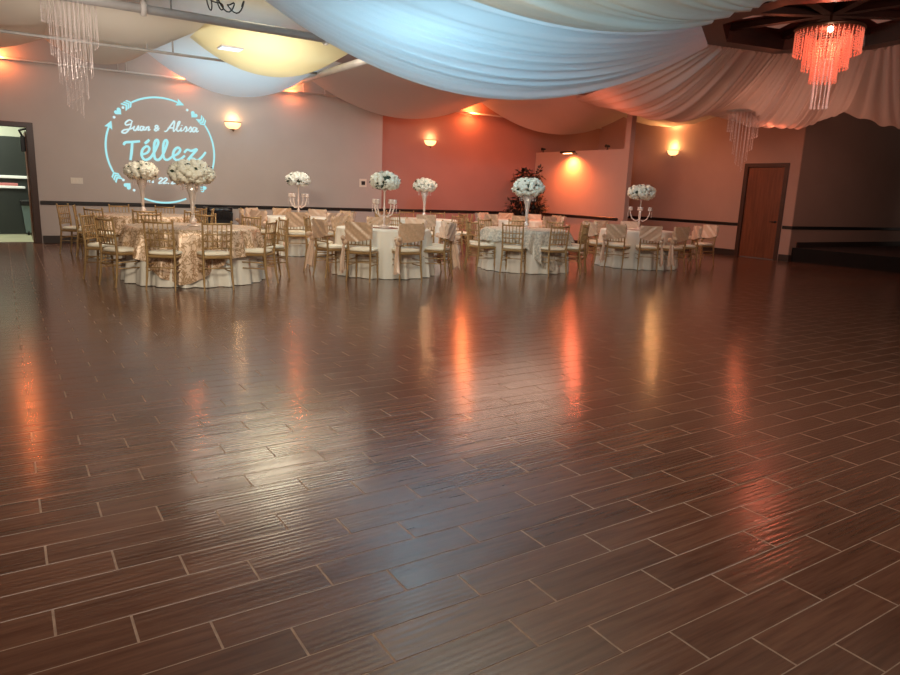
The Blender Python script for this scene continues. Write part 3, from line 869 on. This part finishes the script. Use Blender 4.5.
for k in range(1900):
    cc, cr_ = clumps[k % len(clumps)]
    d_ = Vector((rnd.gauss(0, 1), rnd.gauss(0, 1), rnd.gauss(0, .8))).normalized()
    c_ = cc + d_*cr_*rnd.random()**.5
    s1 = d_.cross(Vector((rnd.random()-.5, rnd.random()-.5, 1))).normalized()
    d2 = (d_ + Vector((0, 0, -.35))).normalized()
    Ln = rnd.uniform(.10, .18); wd = Ln*.27
    lf.add([c_, c_ + d2*Ln*.45 + s1*wd, c_ + d2*Ln, c_ + d2*Ln*.45 - s1*wd], [(0, 1, 2, 3)])
lf.obj('foliage', M['plant_leaf'], t, smooth=False)

# ------------------------------------------------------------------ stage
t = thing('stage', 'low dark stage platform along the right wall', 'stage', (17.42, 10.34, 0))
MB().box((.03, -9, .30), (7, 0, .36)).obj('deck', M['stage'], t, smooth=False)
MB().box((0, -9, 0), (.03, 0, .362)).box((.03, -9, 0), (.06, 0, .299)).obj('skirt', M['stage_front'], t, smooth=False)
baseb('baseboard_stage_wall', ((17.6, YD - .045, .362), (25.0, YD - .021, .50)))
t = thing('stage_curtain', 'black curtain hanging at the right edge of the stage', 'curtain', (22.85, 10.0, .365))
def C(u, v):
    return (.05*math.sin(u*60) + .02*math.sin(u*23), -u*3.2, v*2.45)
MB().grid(C, 160, 4).obj('fabric', M['stage_front'], t)
MB().tube([(0, .05, 2.46), (0, -3.3, 2.46)], .025, 8).obj('rod', M['black'], t)

# ------------------------------------------------------------------ pipes and rails under the ceiling
def pipe(name, label, pts, r, mt, cat='pipe', n=12):
    return tag(MB().tube(pts, r, n).obj(name, mt), label, cat)
t = thing('drape_rod', 'thin pale rod on brackets along the top of the grey wall', 'rod', (0, 17.36, 3.76))
MB().tube([(-6, 0, 0), (8.9, 0, 0)], .022, 8).obj('rod', M['pipe'], t)
for X in (2.35, 2.52, 6.62, 7.2):
    MB().tube([(X, 0, .0), (X, 0, .56), (X, .095, .56)], .018, 6).obj('bracket', M['pipe'], t)
t = thing('drape_rod', 'thin pale rod along the top of the red back wall', 'rod', (9.0, 17.50, 3.76))
MB().tube([(0, 0, 0), (8.2, 0, 0)], .022, 8).obj('rod', M['pipe'], t)
for X in (1.5, 5.0): MB().tube([(X, 0, .0), (X, 0, .45), (X, .155, .45)], .018, 6).obj('bracket', M['pipe'], t)
t = thing('ceiling_rail', 'grey ceiling rail carrying the wall swags above the left end', 'rail', (0, 15.28, 3.93))
MB().tube([(-7, 0, 0), (6.15, 0, 0)], .028, 8).obj('rail', M['pipe_grey'], t)
for X in (-2.2, 2.62, 3.1): MB().tube([(X, 0, .0), (X, 0, ZC - 3.94)], .018, 6).obj('hanger', M['pipe_grey'], t)
t = thing('ceiling_pipe', 'thick pale pipe running across the upper left under the ceiling', 'pipe', (0, 12.98, 4.19))
MB().tube([(-7, 0, 0), (6.6, 0, 0)], .072, 14).obj('pipe', M['pipe_grey'], t)
for X in (2.2, 5.4):
    MB().lathe([(.11, -.04), (.12, 0), (.11, .04)], 14).obj('clamp', M['pipe'], t).matrix_local = Matrix.Translation((X, 0, 0)) @ Matrix.Rotation(PI/2, 4, 'Y')
    MB().tube([(X, 0, .09), (X, 0, ZC - 4.20)], .02, 6).obj('hanger', M['pipe'], t)
cb = []
for k in range(60):
    u = k/59
    cb.append((3.15 + .62*u + .09*math.sin(u*22), 12.86 + .05*math.sin(u*17), 4.44 + .07*math.sin(u*27 + 1) + .05*math.sin(u*41)))
pipe('loose_cable', 'tangled black cable lying on the thick ceiling pipe', cb, .012, M['black'], 'cable', 6)
t = thing('beam_pipe', 'cream pipe running toward the wall beside the yellow swag', 'pipe', (6.20, 12.0, 3.90))
MB().tube([(0, 0, 0), (0, 5.2, 0)], .072, 12).obj('pipe', M['pipe'], t)
for Y in (.5, 3.6): MB().tube([(0, Y, .08), (0, Y, ZC - 3.91)], .02, 6).obj('hanger', M['pipe'], t)
t = thing('lamp_bracket', 'small square white lamp bracket hanging above the rose swag', 'bracket', (8.35, 16.6, 3.86))
MB().tube([(0, 0, .30), (0, 0, 0), (.30, 0, 0), (.30, 0, .18)], .022, 6).obj('frame', M['pipe'], t)
MB().rbox((.02, -.05, .20), (.26, .05, .30), .01).obj('lamp_head', M['pipe_grey'], t, smooth=False)

# ------------------------------------------------------------------ ceiling drapes
OCX, OCY, OR, OZ = 10.80, 6.30, 1.96, 4.10
def V(k): 
    a = math.radians(100.5 - 45*(k - 1)); return Vector((OCX + OR*math.cos(a), OCY + OR*math.sin(a), OZ))
def drape(name, label, A0, A1, B0, B1, sag, sag1, csag, mode, mt, folds=0, amp=.0, nu=150, nv=56, seed=0, group='ceiling drapes'):
    A0, A1, B0, B1 = map(Vector, (A0, A1, B0, B1))
    rnd = random.Random(seed)
    ps = [(rnd.uniform(.4, 1.9), rnd.uniform(0, 6.28)) for _ in range(7)]
    def ff(u):
        if not folds: return 0
        w_ = u + .035*math.sin(7*u + ps[0][1]) + .02*math.sin(17*u + ps[1][1])
        x = sum(math.sin(2*PI*folds*k_*w_ + p_)/(1 + .3*i) for i, (k_, p_) in enumerate(ps)) / 2.6
        return x - .35*abs(x)
    def P(u, v):
        p = A0.lerp(A1, u).lerp(B0.lerp(B1, u), v)
        q = ff(u)
        cw = (1 - v) if mode == 'out' else 4*v*(1-v)
        z = (sag*(1-u) + sag1*u)*4*v*(1-v)*(1 + .03*q) + csag*4*u*(1-u)*cw
        e = min(1, 12*u, 12*(1-u))
        n = amp*q*e*(.30 + .70*math.sin(PI*min(1, v + .15)))
        return (p.x, p.y, p.z - z + n)
    o = MB().grid(P, nu, nv).obj(name, mt)
    return tag(o, label, 'ceiling drape', group)
# wall-side swags, smooth fabric
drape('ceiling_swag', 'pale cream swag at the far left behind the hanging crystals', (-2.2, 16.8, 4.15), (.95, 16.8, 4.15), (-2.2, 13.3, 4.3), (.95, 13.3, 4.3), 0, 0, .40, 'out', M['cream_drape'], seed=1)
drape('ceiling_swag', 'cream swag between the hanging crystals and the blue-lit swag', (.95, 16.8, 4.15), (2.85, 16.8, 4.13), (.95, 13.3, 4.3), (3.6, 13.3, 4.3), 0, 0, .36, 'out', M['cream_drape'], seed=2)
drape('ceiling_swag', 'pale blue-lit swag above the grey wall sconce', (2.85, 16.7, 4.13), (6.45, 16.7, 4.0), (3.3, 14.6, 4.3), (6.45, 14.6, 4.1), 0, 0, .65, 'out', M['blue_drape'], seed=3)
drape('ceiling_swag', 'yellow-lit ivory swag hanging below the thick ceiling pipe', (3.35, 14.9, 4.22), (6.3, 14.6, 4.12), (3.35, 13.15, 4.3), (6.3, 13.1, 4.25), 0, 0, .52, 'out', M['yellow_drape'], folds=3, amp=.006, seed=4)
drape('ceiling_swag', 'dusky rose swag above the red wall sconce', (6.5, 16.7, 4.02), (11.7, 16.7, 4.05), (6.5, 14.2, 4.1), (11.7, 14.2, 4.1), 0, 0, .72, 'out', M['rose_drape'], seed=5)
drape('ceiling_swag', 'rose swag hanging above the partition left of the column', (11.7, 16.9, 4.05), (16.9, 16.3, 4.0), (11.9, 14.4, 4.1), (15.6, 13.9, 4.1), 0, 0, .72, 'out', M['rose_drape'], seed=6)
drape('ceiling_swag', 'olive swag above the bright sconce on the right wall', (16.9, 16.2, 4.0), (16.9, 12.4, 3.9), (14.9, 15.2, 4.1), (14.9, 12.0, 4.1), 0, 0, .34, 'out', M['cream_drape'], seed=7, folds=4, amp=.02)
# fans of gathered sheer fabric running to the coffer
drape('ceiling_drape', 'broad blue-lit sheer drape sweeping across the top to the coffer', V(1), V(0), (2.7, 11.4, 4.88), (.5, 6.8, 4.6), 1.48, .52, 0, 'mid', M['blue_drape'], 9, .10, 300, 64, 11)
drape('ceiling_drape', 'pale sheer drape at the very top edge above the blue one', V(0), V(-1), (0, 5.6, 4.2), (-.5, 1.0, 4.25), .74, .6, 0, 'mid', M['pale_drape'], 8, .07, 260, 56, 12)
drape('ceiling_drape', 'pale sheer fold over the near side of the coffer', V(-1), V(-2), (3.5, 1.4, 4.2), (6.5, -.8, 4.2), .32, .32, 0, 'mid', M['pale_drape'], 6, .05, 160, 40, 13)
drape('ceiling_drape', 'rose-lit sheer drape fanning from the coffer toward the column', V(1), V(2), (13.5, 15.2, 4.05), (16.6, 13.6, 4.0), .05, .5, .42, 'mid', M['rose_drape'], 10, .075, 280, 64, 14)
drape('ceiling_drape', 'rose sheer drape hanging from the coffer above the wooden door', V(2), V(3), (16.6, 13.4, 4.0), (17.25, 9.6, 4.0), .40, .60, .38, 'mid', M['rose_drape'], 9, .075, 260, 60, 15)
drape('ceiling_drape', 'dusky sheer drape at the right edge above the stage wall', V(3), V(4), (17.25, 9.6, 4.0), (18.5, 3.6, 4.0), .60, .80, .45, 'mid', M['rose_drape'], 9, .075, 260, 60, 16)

# ------------------------------------------------------------------ octagonal coffer with its chandelier
t = thing('octagonal_coffer', 'dark wood octagonal ceiling coffer around the large chandelier', 'ceiling coffer', (OCX, OCY, OZ))
def ringv(r, z): return [(r*math.cos(math.radians(100.5 - 45*k)), r*math.sin(math.radians(100.5 - 45*k)), z) for k in range(8)]
b = MB(); vs = ringv(OR, 0) + ringv(OR, .42) + ringv(OR - .05, 0.42) + ringv(OR - .05, .03) + ringv(OR*.84, .05) + ringv(OR*.84, .02) 
b.add(ringv(OR, .28) + ringv(OR, 0) + ringv(OR*.83, .0) + ringv(OR*.80, .28), [(q*8+i, q*8+(i+1) % 8, q*8+8+(i+1) % 8, q*8+8+i) for q in range(3) for i in range(8)])
b.obj('soffit', M['coffer'], t, smooth=False)
MB().add(ringv(OR*.82, .27), [tuple(range(8))]).obj('coffer_ceiling', M['coffer_panel'], t, smooth=False)
bm_ = MB()
for k in range(4):
    a = math.radians(100.5 - 45*k); c_, s_ = math.cos(a), math.sin(a); r = OR*.8; w_ = .07
    q = [(-r, -w_, .17), (r, -w_, .17), (r, w_, .17), (-r, w_, .17), (-r, -w_, .265), (r, -w_, .265), (r, w_, .265), (-r, w_, .265)]
    beam = MB().add([(x*c_ - y*s_, x*s_ + y*c_, z - .004*k) for x, y, z in q], [(0,3,2,1),(4,5,6,7),(0,1,5,4),(1,2,6,5),(2,3,7,6),(3,0,4,7)])
    beam.obj('beam', M['coffer'], t, smooth=False)
for k in range(8):
    a = math.radians(78 - 45*k)
    def rp(r, da): return (r*math.cos(a + da), r*math.sin(a + da), .262)
    MB().add([rp(.62, 0), rp(1.30, .20), rp(1.30, -.20)], [(0, 1, 2)]).obj('opening', M['coffer_gap'], t, smooth=False)

def strand_mesh(L, r, step, mt):
    mb = MB().tube([(0, 0, 0), (0, 0, -L)], r*.28, 4, False)
    n = max(2, int(L/step))
    for k in range(n):
        z = -L*(k + 1)/n; rr = r if k < n - 1 else r*1.5
        mb.add([(rr, 0, z), (0, rr, z), (-rr, 0, z), (0, -rr, z), (0, 0, z + rr*1.3), (0, 0, z - rr*1.3)],
               [(0,1,4),(1,2,4),(2,3,4),(3,0,4),(1,0,5),(2,1,5),(3,2,5),(0,3,5)])
    return mb.mesh('crystal_strand', mt, smooth=False)
def put(me, parent, loc):
    o = bpy.data.objects.new('crystal_strand', me); COL.objects.link(o); o.parent = parent; o.location = loc
    return o
t = thing('crystal_chandelier', 'large red-lit tiered crystal chandelier under the octagonal coffer', 'chandelier', (OCX - .10, OCY - .05, OZ - .07))
MB().lathe([(.06, .33), (.06, .28), (.02, .27), (.02, .06)], 12).obj('ceiling_stem', M['sconce_metal'], t)
MB().lathe([(.47, 0), (.49, .03), (.47, .05), (.30, .06)], 32).obj('top_ring', M['sconce_metal'], t)
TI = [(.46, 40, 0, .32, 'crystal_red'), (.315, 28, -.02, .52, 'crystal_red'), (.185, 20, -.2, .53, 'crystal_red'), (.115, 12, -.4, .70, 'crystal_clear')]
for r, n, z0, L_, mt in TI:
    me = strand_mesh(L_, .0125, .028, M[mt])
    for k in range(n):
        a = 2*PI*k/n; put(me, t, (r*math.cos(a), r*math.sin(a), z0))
dens = MB()
for r, n, z0, L_, mt in ((.42, 40, 0, .29, 0), (.28, 34, -.02, .50, 0), (.16, 22, -.1, .60, 0)):
    for k in range(n):
        a = 2*PI*(k + .5)/n
        for q in range(int(L_/.04)):
            x, y, z = r*math.cos(a), r*math.sin(a), z0 - .04*(q + 1); rr = .012
            dens.add([(x+rr, y, z), (x, y+rr, z), (x-rr, y, z), (x, y-rr, z), (x, y, z+rr*1.3), (x, y, z-rr*1.3)], [(0,1,4),(1,2,4),(2,3,4),(3,0,4),(1,0,5),(2,1,5),(3,2,5),(0,3,5)])
stuff(dens.obj('inner_crystals', M['crystal_red'], t, smooth=False))
MB().ball((-.44, -.27, -.08), .04, 10, 8).obj('bulb', M['bulb_white'], t)

def spiral_chandelier(label, loc, sc, tiers, seed, mt):
    t = thing('crystal_chandelier', label, 'chandelier', loc, .6, 'spiral crystal chandeliers')
    MB().lathe([(.47*sc, 0), (.48*sc, .02), (.47*sc, .04)], 28).obj('ceiling_plate', M['pipe'], t)
    for (r, n, l0, l1) in tiers:
        for k in range(n):
            f = k/n
            L_ = l0 + (l1 - l0)*f
            a = 2*PI*f
            put(strand_mesh(L_, .0072, .06, mt), t, (r*sc*math.cos(a), r*sc*math.sin(a), 0))
    return t
spiral_chandelier('spiral chandelier of hanging crystal strands at the upper left', (1.14, 13.30, 4.50), .90,
    [(.44, 36, .45, .98), (.33, 28, .95, 1.45), (.23, 20, 1.40, 1.80), (.13, 12, 1.75, 2.12)], 1, M['crystal'])
spiral_chandelier('small spiral chandelier of crystal strands hanging left of the wooden door', (14.0, 9.85, 3.42), .8,
    [(.40, 26, .35, .55), (.30, 20, .5, .85), (.20, 14, .8, 1.08), (.10, 8, 1.0, 1.30)], 2, M['crystal'])

# ------------------------------------------------------------------ glowing panel standing in for a ceiling fixture glimpsed through the yellow swag
t = thing('light_panel', 'small bright rectangular light panel hanging just below the yellow swag', 'ceiling light', (3.86, 13.9, 3.93))
MB().rbox((-.21, -.17, 0), (.21, .17, .03), .006).obj('frame', M['pipe'], t, smooth=False)
MB().rbox((-.20, -.16, -.012), (.20, .16, -.001), .004).obj('diffuser', M['fixture'], t, smooth=False)

# ------------------------------------------------------------------ lamps
def lamp(kind, loc, col, e, size=.2, target=None, spot=None, blend=.6, sy=None):
    ld = bpy.data.lights.new('lamp', kind); ld.color = col; ld.energy = e
    o = bpy.data.objects.new('lamp', ld); COL.objects.link(o); o.location = loc
    if kind == 'AREA':
        ld.size = size
        if sy: ld.shape = 'RECTANGLE'; ld.size_y = sy
    else: ld.shadow_soft_size = size
    if kind == 'SPOT': ld.spot_size = math.radians(spot or 60); ld.spot_blend = blend
    if target is not None:
        o.rotation_euler = (Vector(target) - Vector(loc)).to_track_quat('-Z', 'Y').to_euler()
    return o
ORANGE = (1, .22, .06)
for loc, e in (((.15, 17.28, 3.78), 26), ((3.75, 17.28, 3.80), 12), ((6.35, 17.28, 3.80), 16), ((11.9, 17.44, 3.78), 80), ((8.97, 17.5, 3.9), 5)):
    lamp('POINT', loc, ORANGE, e, .04)
lamp('POINT', (17.10, 14.45, 3.80), (1, .40, .15), 34, .03)
lamp('SPOT', (-1.2, 2.5, 3.4), (1, .90, .72), 420, .3, (2.4, 11.5, 1.5), 26, 1)
# wash on the red section and on the right hand walls
lamp('SPOT', (10.2, 14.6, 3.1), (1, .16, .07), 135, .3, (10.6, 17.66, 2.1), 110, 1)
lamp('SPOT', (12.6, 14.9, 3.1), (1, .16, .07), 95, .3, (12.6, 17.66, 1.9), 110, 1)
lamp('SPOT', (XP - .26, 15.87, 2.66), (1, .20, .05), 420, .05, (XP + .05, 15.87, .8), 155, 1)
lamp('SPOT', (12.0, 14.6, 3.2), (1, .24, .13), 95, .3, (14.55, 15.8, 1.5), 80, 1)
lamp('SPOT', (14.2, 12.3, 3.2), (1, .30, .15), 115, .3, (17.3, 13.6, 1.9), 95, 1)
lamp('SPOT', (14.2, 9.5, 3.0), (1, .42, .28), 60, .4, (17.3, 11.0, 1.6), 110, 1)
lamp('SPOT', (17.2, 6.5, 3.0), (1, .46, .33), 50, .4, (19.5, YD, 1.6), 110, 1)
# sconces
lamp('POINT', (4.85, YG - .12, 2.98), (1, .6, .28), 5, .05)
lamp('POINT', (10.57, YR - .12, 2.98), (1, .6, .28), 7, .05)
lamp('POINT', (XR - .14, 14.45, 3.06), (1, .5, .18), 20, .05)
# chandelier and coffer
lamp('POINT', (OCX - .1, OCY, OZ - .3), (1, .2, .10), 22, .15)
# light above the drapes, coming through the sheer fabric
lamp('AREA', (4.6, 14.0, 4.85), (1, .91, .66), 36, 1.6, (4.8, 13.9, 0), sy=1.0)
lamp('AREA', (4.6, 16.0, 4.8), (.50, .84, 1), 42, 2.0, (4.6, 15.6, 0), sy=1.0)
lamp('AREA', (5.6, 9.0, 4.85), (.34, .76, 1), 60, 2.6, (5.6, 8.6, 0), sy=2.0)
lamp('POINT', (5.0, 8.6, 4.5), (.45, .80, 1), 95, .25)
lamp('AREA', (3.4, 4.8, 4.88), (.95, .95, .80), 110, 2.2, (3.6, 4.8, 0), sy=1.6)
lamp('AREA', (14.2, 8.6, 4.85), (1, .45, .30), 40, 2.4, (14.2, 8.6, 0), sy=2)
# cool wash raking across the folds of the broad drape
lamp('SPOT', (2.6, 3.2, 3.5), (.30, .72, 1), 950, .2, (6.6, 9.2, 3.75), 52, 1)
lamp('SPOT', (8.5, 3.0, 3.4), (1, .58, .48), 130, .25, (13.5, 9.5, 3.5), 70, 1)
# coral glow on the fans from lights behind them
lamp('POINT', (12.4, 13.0, 2.95), (1, .18, .08), 40, .1)
lamp('POINT', (14.6, 9.6, 2.95), (1, .20, .09), 9, .1)
lamp('AREA', (1.5, 13.6, 2.9), (1, .90, .80), 26, 2, (1.5, 15.2, 4.2), sy=1)
# corridor
lamp('AREA', (-.6, 19.0, 3.1), (.95, 1, .82), 80, 1.6, (-.6, 19.2, 0), sy=1)
# soft room light
lamp('AREA', (1.0, 3.0, 4.6), (1, .80, .66), 180, 4, (3.0, 7, 0), sy=4)
lamp('AREA', (6.5, 1.0, 4.0), (1, .78, .66), 70, 3, (8.0, 4, 0), sy=3)
lamp('AREA', (4.2, 12.4, 4.0), (1, .84, .66), 110, 3.5, (4.2, 13.2, 0), sy=1.0)
lamp('AREA', (10, 12.6, 3.6), (1, .68, .50), 90, 3.5, (10, 12.8, 0), sy=1.2)
lamp('AREA', (1.0, 11.5, 4.0), (1, .88, .78), 30, 2, (2.0, 17, 1.8), sy=1)
lamp('SPOT', (-1.0, 1.5, 3.6), (1, .86, .66), 1150, .5, (4.2, 11.3, .6), 52, .9)
lamp('SPOT', (5.0, 1.0, 3.6), (1, .80, .62), 450, .5, (10.0, 10.6, .6), 42, .9)

wd = bpy.data.worlds.new('world'); S.world = wd; wd.use_nodes = True
bg = wd.node_tree.nodes['Background']
bg.inputs[0].default_value = (1, .80, .68, 1); bg.inputs[1].default_value = .10

S.view_settings.view_transform = 'Standard'
S.view_settings.look = 'None'
S.view_settings.exposure = 0.0
S.cycles.use_denoising = True
S.cycles.max_bounces = 8
S.cycles.transparent_max_bounces = 16
S.cycles.sample_clamp_indirect = 4
